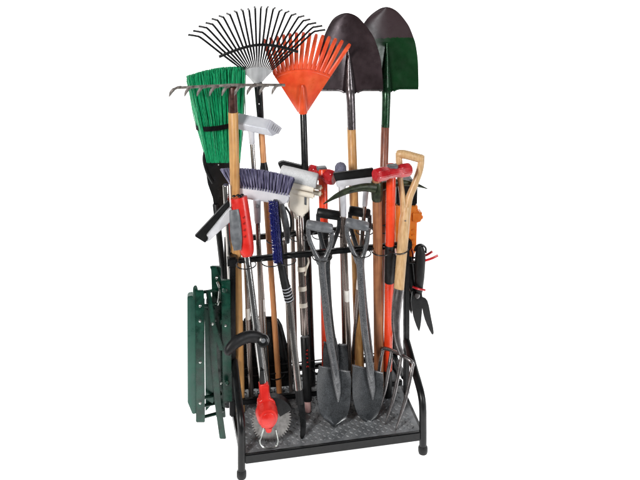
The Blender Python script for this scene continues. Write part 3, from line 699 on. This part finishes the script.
P0 = base(251.5, .26)
P1 = A(245, 244, .262)
t = Thing('extension_pole', 'bare steel pole with a cream band between the tan rake handle and red brush cutter', 'pole', P0)
shaft(t, 'pole', P0, P1, None, None, .0088, .0088, M_STEELB)
band(t, 'label_band', P0, P1, 309, 320, .0094, M_STICK)
# ------------------------------------------------------------------ dustpan
t = Thing('dustpan', 'black rounded dustpan leaning at the back behind the steel poles', 'dustpan', base(268, .345))
bm = nb(); prism(bm, [A(x, y, .316) for x, y in ((243, 322), (247, 318.5), (273, 318.5), (279, 321), (282.5, 327), (289, 352), (293.5, 374), (293.5, 387.5), (243, 391.5))], (0, .012, 0), .004, 2); pn = t.part('pan', bm, M_PLB)
bm = nb(); tube(bm, spl([A(247, 322, .313), A(272, 322, .313), A(278.5, 326, .313), A(289.5, 374, .313)], 4), .0035, 8); t.part('rim', bm, M_PLB, pn)

# ------------------------------------------------------------------ orange hand tool, shears
t = Thing('hedge_pruner', 'orange and black hand pruner hung upright on the right side of the rack', 'pruner', A(406, 266, .27))
bm = nb(); prism(bm, [A(x, y, .25) for x, y in ((396.5, 206), (418, 206), (418.5, 213), (417.5, 226), (416.8, 252), (412, 262), (399, 263), (396.5, 250))], (0, .05, 0), .007, 3); bd = t.part('body', bm, M_AMBER)
bm = nb(); prism(bm, [A(x, y, .248) for x, y in ((397, 186), (413, 181), (418, 188), (417.5, 207.5), (396.5, 207.5))], (0, .052, 0), .006, 3); t.part('head', bm, M_PLB)
bm = nb(); prism(bm, [A(x, y, .245) for x, y in ((411, 212.5), (421, 213), (424, 216.5), (423, 223), (417, 225), (411, 224))], (0, .04, 0), .007, 3); t.part('side_knob', bm, M_AMBER, bd)
bm = nb()
for y in (231, 236, 241, 246): box(bm, A(413.2, y, .2485), (.010, .006, .005), .0015)
t.part('grip_rib', bm, M_AMBER, bd)
bm = nb(); tube(bm, spl([A(411.5, 250, .242), A(413, 258, .240), A(411, 270, .240), A(412.5, 280, .242)], 5), .0035, 8); t.part('safety_catch', bm, M_REDD, bd)
t = Thing('garden_shears', 'black garden shears with red accents hanging open from the red hooks', 'shears', A(419, 262, .205))
ys = .195
bm = nb(); tube(bm, spl([A(419.5, 247.5, ys), A(420.3, 256, ys), A(419.5, 274, ys), A(419, 293, ys)], 5), spl1([.012, .0185, .0190, .0130], 5), 16, .8); h1 = t.part('handle', bm, M_RUB)
bm = nb(); tube(bm, spl([A(409, 258, ys+.03), A(409.5, 266, ys+.025), A(411, 282, ys+.018), A(415.5, 298, ys+.01)], 5), spl1([.009, .0135, .0140, .0100], 5), 16, .8); t.part('handle', bm, M_RUB)
bm = nb(); tube(bm, spl([A(412.5, 288, ys-.012), A(418, 290, ys-.018), A(425, 291.3, ys-.010)], 4), .0035, 8); t.part('red_collar', bm, M_REDD, h1)
bm = nb(); tube(bm, spl([A(414.5, 252, ys), A(416.5, 247.5, ys), A(421, 245.8, ys), A(425.5, 249, ys), A(425.8, 254, ys)], 5), .0036, 8); t.part('hanging_loop', bm, M_PLB, h1)
bm = nb(); lathe(bm, A(417, 297, ys-.014), A(417, 297, ys+.014), [(0, .007), (.15, .010), (.85, .010), (1, .007)]); t.part('pivot_bolt', bm, M_GUN)
bm = nb(); prism(bm, spl([A(x, y, ys) for x, y in ((412.5, 292), (421, 291.5), (422.5, 303), (421.5, 320), (419.8, 331.5), (418, 331), (413.5, 318), (411.3, 303))], 3), (0, .006, 0), .001); t.part('blade', bm, M_PLB)
bm = nb(); prism(bm, spl([A(x, y, ys+.008) for x, y in ((416, 295), (421.5, 298), (427.5, 302), (431, 318), (433.8, 333.5), (431.5, 335), (425, 321), (421.5, 305))], 3), (0, .005, 0), .001); t.part('blade', bm, M_PLB)

t = Thing('pruning_snips', 'small black pruning snips with orange red grips hanging behind the shears', 'pruning snips', A(407, 275, .235))
bm = nb(); tube(bm, spl([A(403.5, 259, .24), A(403.5, 268, .24), A(405.5, 282, .24), A(408.5, 294, .24)], 5), spl1([.008, .0125, .0120, .0085], 5), 14, .8); g = t.part('grip', bm, M_RUB)
bm = nb(); tube(bm, spl([A(406.5, 264, .226), A(405.8, 272, .224), A(407.8, 283, .224), A(410, 291, .226)], 5), .0042, 8); t.part('grip_insert', bm, M_HANDLE, g)
bm = nb(); tube(bm, spl([A(414, 262, .234), A(413.5, 272, .234), A(412, 284, .234), A(410, 294, .234)], 5), spl1([.007, .0105, .0100, .0080], 5), 14, .8); t.part('grip', bm, M_RUB)
bm = nb(); prism(bm, [A(x, y, .238) for x, y in ((406.5, 292), (412, 292), (413.5, 304), (411.5, 316), (408, 307))], (0, .006, 0), .001); t.part('blade', bm, M_PLB)

# ------------------------------------------------------------------ folded green sawhorse on the left side
t = Thing('folding_sawhorse', 'folded dark green steel sawhorse hanging on the left side of the rack', 'sawhorse', A(210, 440, .12))
ya = .16
bm = nb(); prism(bm, [A(x, y, ya-.02) for x, y in ((187.2, 298), (191.5, 297.3), (204.5, 303.5), (204, 413), (192.5, 416), (187.6, 404))], (.004, .03, 0), .0025); pn = t.part('top_panel', bm, M_FOLDP, None, 'faded paler green panel')
bm = nb(); prism(bm, [A(x, y, ya+.03) for x, y in ((204.5, 309), (214, 313), (213.5, 404), (205.5, 413))], (.004, .015, 0), .002); t.part('side_panel', bm, M_FOLDP, None, 'faded paler green panel')
def bar(name, pts, w, Y, dy=.012, rv=(), m=M_FOLD):
    (x0, y0), (x1, y1) = pts[0], pts[-1]; L = [(x-w/2, y) for x, y in pts]; Rr = [(x+w/2, y) for x, y in pts]
    bm = nb(); prism(bm, [A(x, y, Y) for x, y in L+Rr[::-1]], (0, dy, 0), .002); o = t.part(name, bm, m)
    for x, y in rv:
        bm = nb(); lathe(bm, A(x, y, Y-.0035), A(x, y, Y+.002), [(0, .0025), (.3, .0048), (1, .0052)], 14); t.part('rivet', bm, M_RIVET, o)
    return o
bm = nb(); prism(bm, [A(x, y, ya+.075) for x, y in ((206, 300), (229, 296), (229, 404), (207, 408))], (.004, .012, 0), .002); t.part('inner_panel', bm, M_FOLD)
bar('leg_channel', [(199.5, 292), (200, 330), (200.5, 400), (200.5, 424)], 9, ya-.034, .010, ((200, 307), (200, 322), (200.2, 363), (200.2, 404)))
for x, y, Y in ((224.6, 291.5, ya-.0), (221.5, 323, ya+.03), (222, 411, ya+.03), (227, 384, ya-.002)):
    bm = nb(); lathe(bm, A(x, y, Y-.010), A(x, y, Y+.012), [(0, .005), (.15, .0078), (.5, .0085), (.6, .005), (1, .005)], 14); t.part('knob', bm, M_FOLD)
bar('leg', [(216, 268.5), (217.5, 320), (218.5, 380), (221, 419)], 9.5, ya+.05, .014, ((215.5, 321), (220.5, 411)))
bar('leg', [(212, 310), (214, 360), (218, 405), (223, 440.5)], 6.5, ya+.015, .012, ((221, 384),))
bar('leg', [(226, 282), (226.5, 330), (227.3, 380), (228, 403)], 9, ya+.01, .014, ((224.5, 292), (225.5, 326.5), (226.5, 384)))
bar('hinge_arm', [(213, 268), (218, 281), (226, 297)], 6.5, ya+.036, .008, ((216.5, 279),))
bar('hinge_arm', [(208, 292), (213, 325), (222, 352)], 5, ya-.005, .008, ((212.5, 325),))
for a, b, Y in (((194.5, 294.5), (219, 291), ya-.012), ((200, 307.5), (221, 304.5), ya-.012), ((203, 399), (221, 395), ya+.0), ((199, 419.5), (219, 414), ya-.012), ((203, 407), (221, 403), ya+.01)):
    bm = nb(); tube(bm, [A(*a, Y), A(*b, Y+.05)], .0055, 10); t.part('cross_pin', bm, M_FOLD)
bm = nb(); tube(bm, spl([A(194.3, 300, ya-.03), A(194.2, 290, ya-.03), A(195.8, 288, ya-.028), A(197, 294, ya-.026)], 4), .0045, 8); t.part('catch', bm, M_FOLD)
bm = nb(); tube(bm, spl([A(217.3, 283, ya+.03), A(219.5, 290, ya+.02), A(219, 301, ya+.02), A(217.5, 306, ya+.02)], 4), .0042, 8); t.part('latch_spring', bm, M_RIVET)

# ================================================================== camera, light, world
cd = bpy.data.cameras.new('camera'); cam = bpy.data.objects.new('camera', cd); COL.objects.link(cam)
cam.location = CAM; cam.rotation_euler = (math.pi/2, 0, -YAW)
cd.sensor_fit = 'HORIZONTAL'; cd.sensor_width = 36; cd.lens = F/640*36
cd.shift_y = (YH-240-1.2)/640; cd.clip_end = 100
scene.camera = cam
def area(name, loc, target, size, power, col=(1, 1, 1)):
    l = bpy.data.lights.new(name, 'AREA'); l.shape = 'RECTANGLE'; l.size, l.size_y = size; l.energy = power; l.color = col
    o = bpy.data.objects.new(name, l); COL.objects.link(o); o.location = loc
    o.rotation_euler = (V(target)-V(loc)).to_track_quat('-Z', 'Y').to_euler(); return o
area('key_softbox', (-1.9, -2.3, 2.6), (.3, .2, .6), (.6, 1.0), 130, (1, .98, .95))
area('fill_softbox', (2.3, -1.9, 1.5), (.3, .2, .6), (.4, 1.6), 44, (.97, .98, 1))
w = bpy.data.worlds.new('World'); scene.world = w; w.use_nodes = True
w.node_tree.nodes['Background'].inputs[0].default_value = (.96, .98, 1, 1); w.node_tree.nodes['Background'].inputs[1].default_value = .12
scene.view_settings.view_transform = 'Standard'; scene.view_settings.look = 'None'; scene.view_settings.exposure = 0
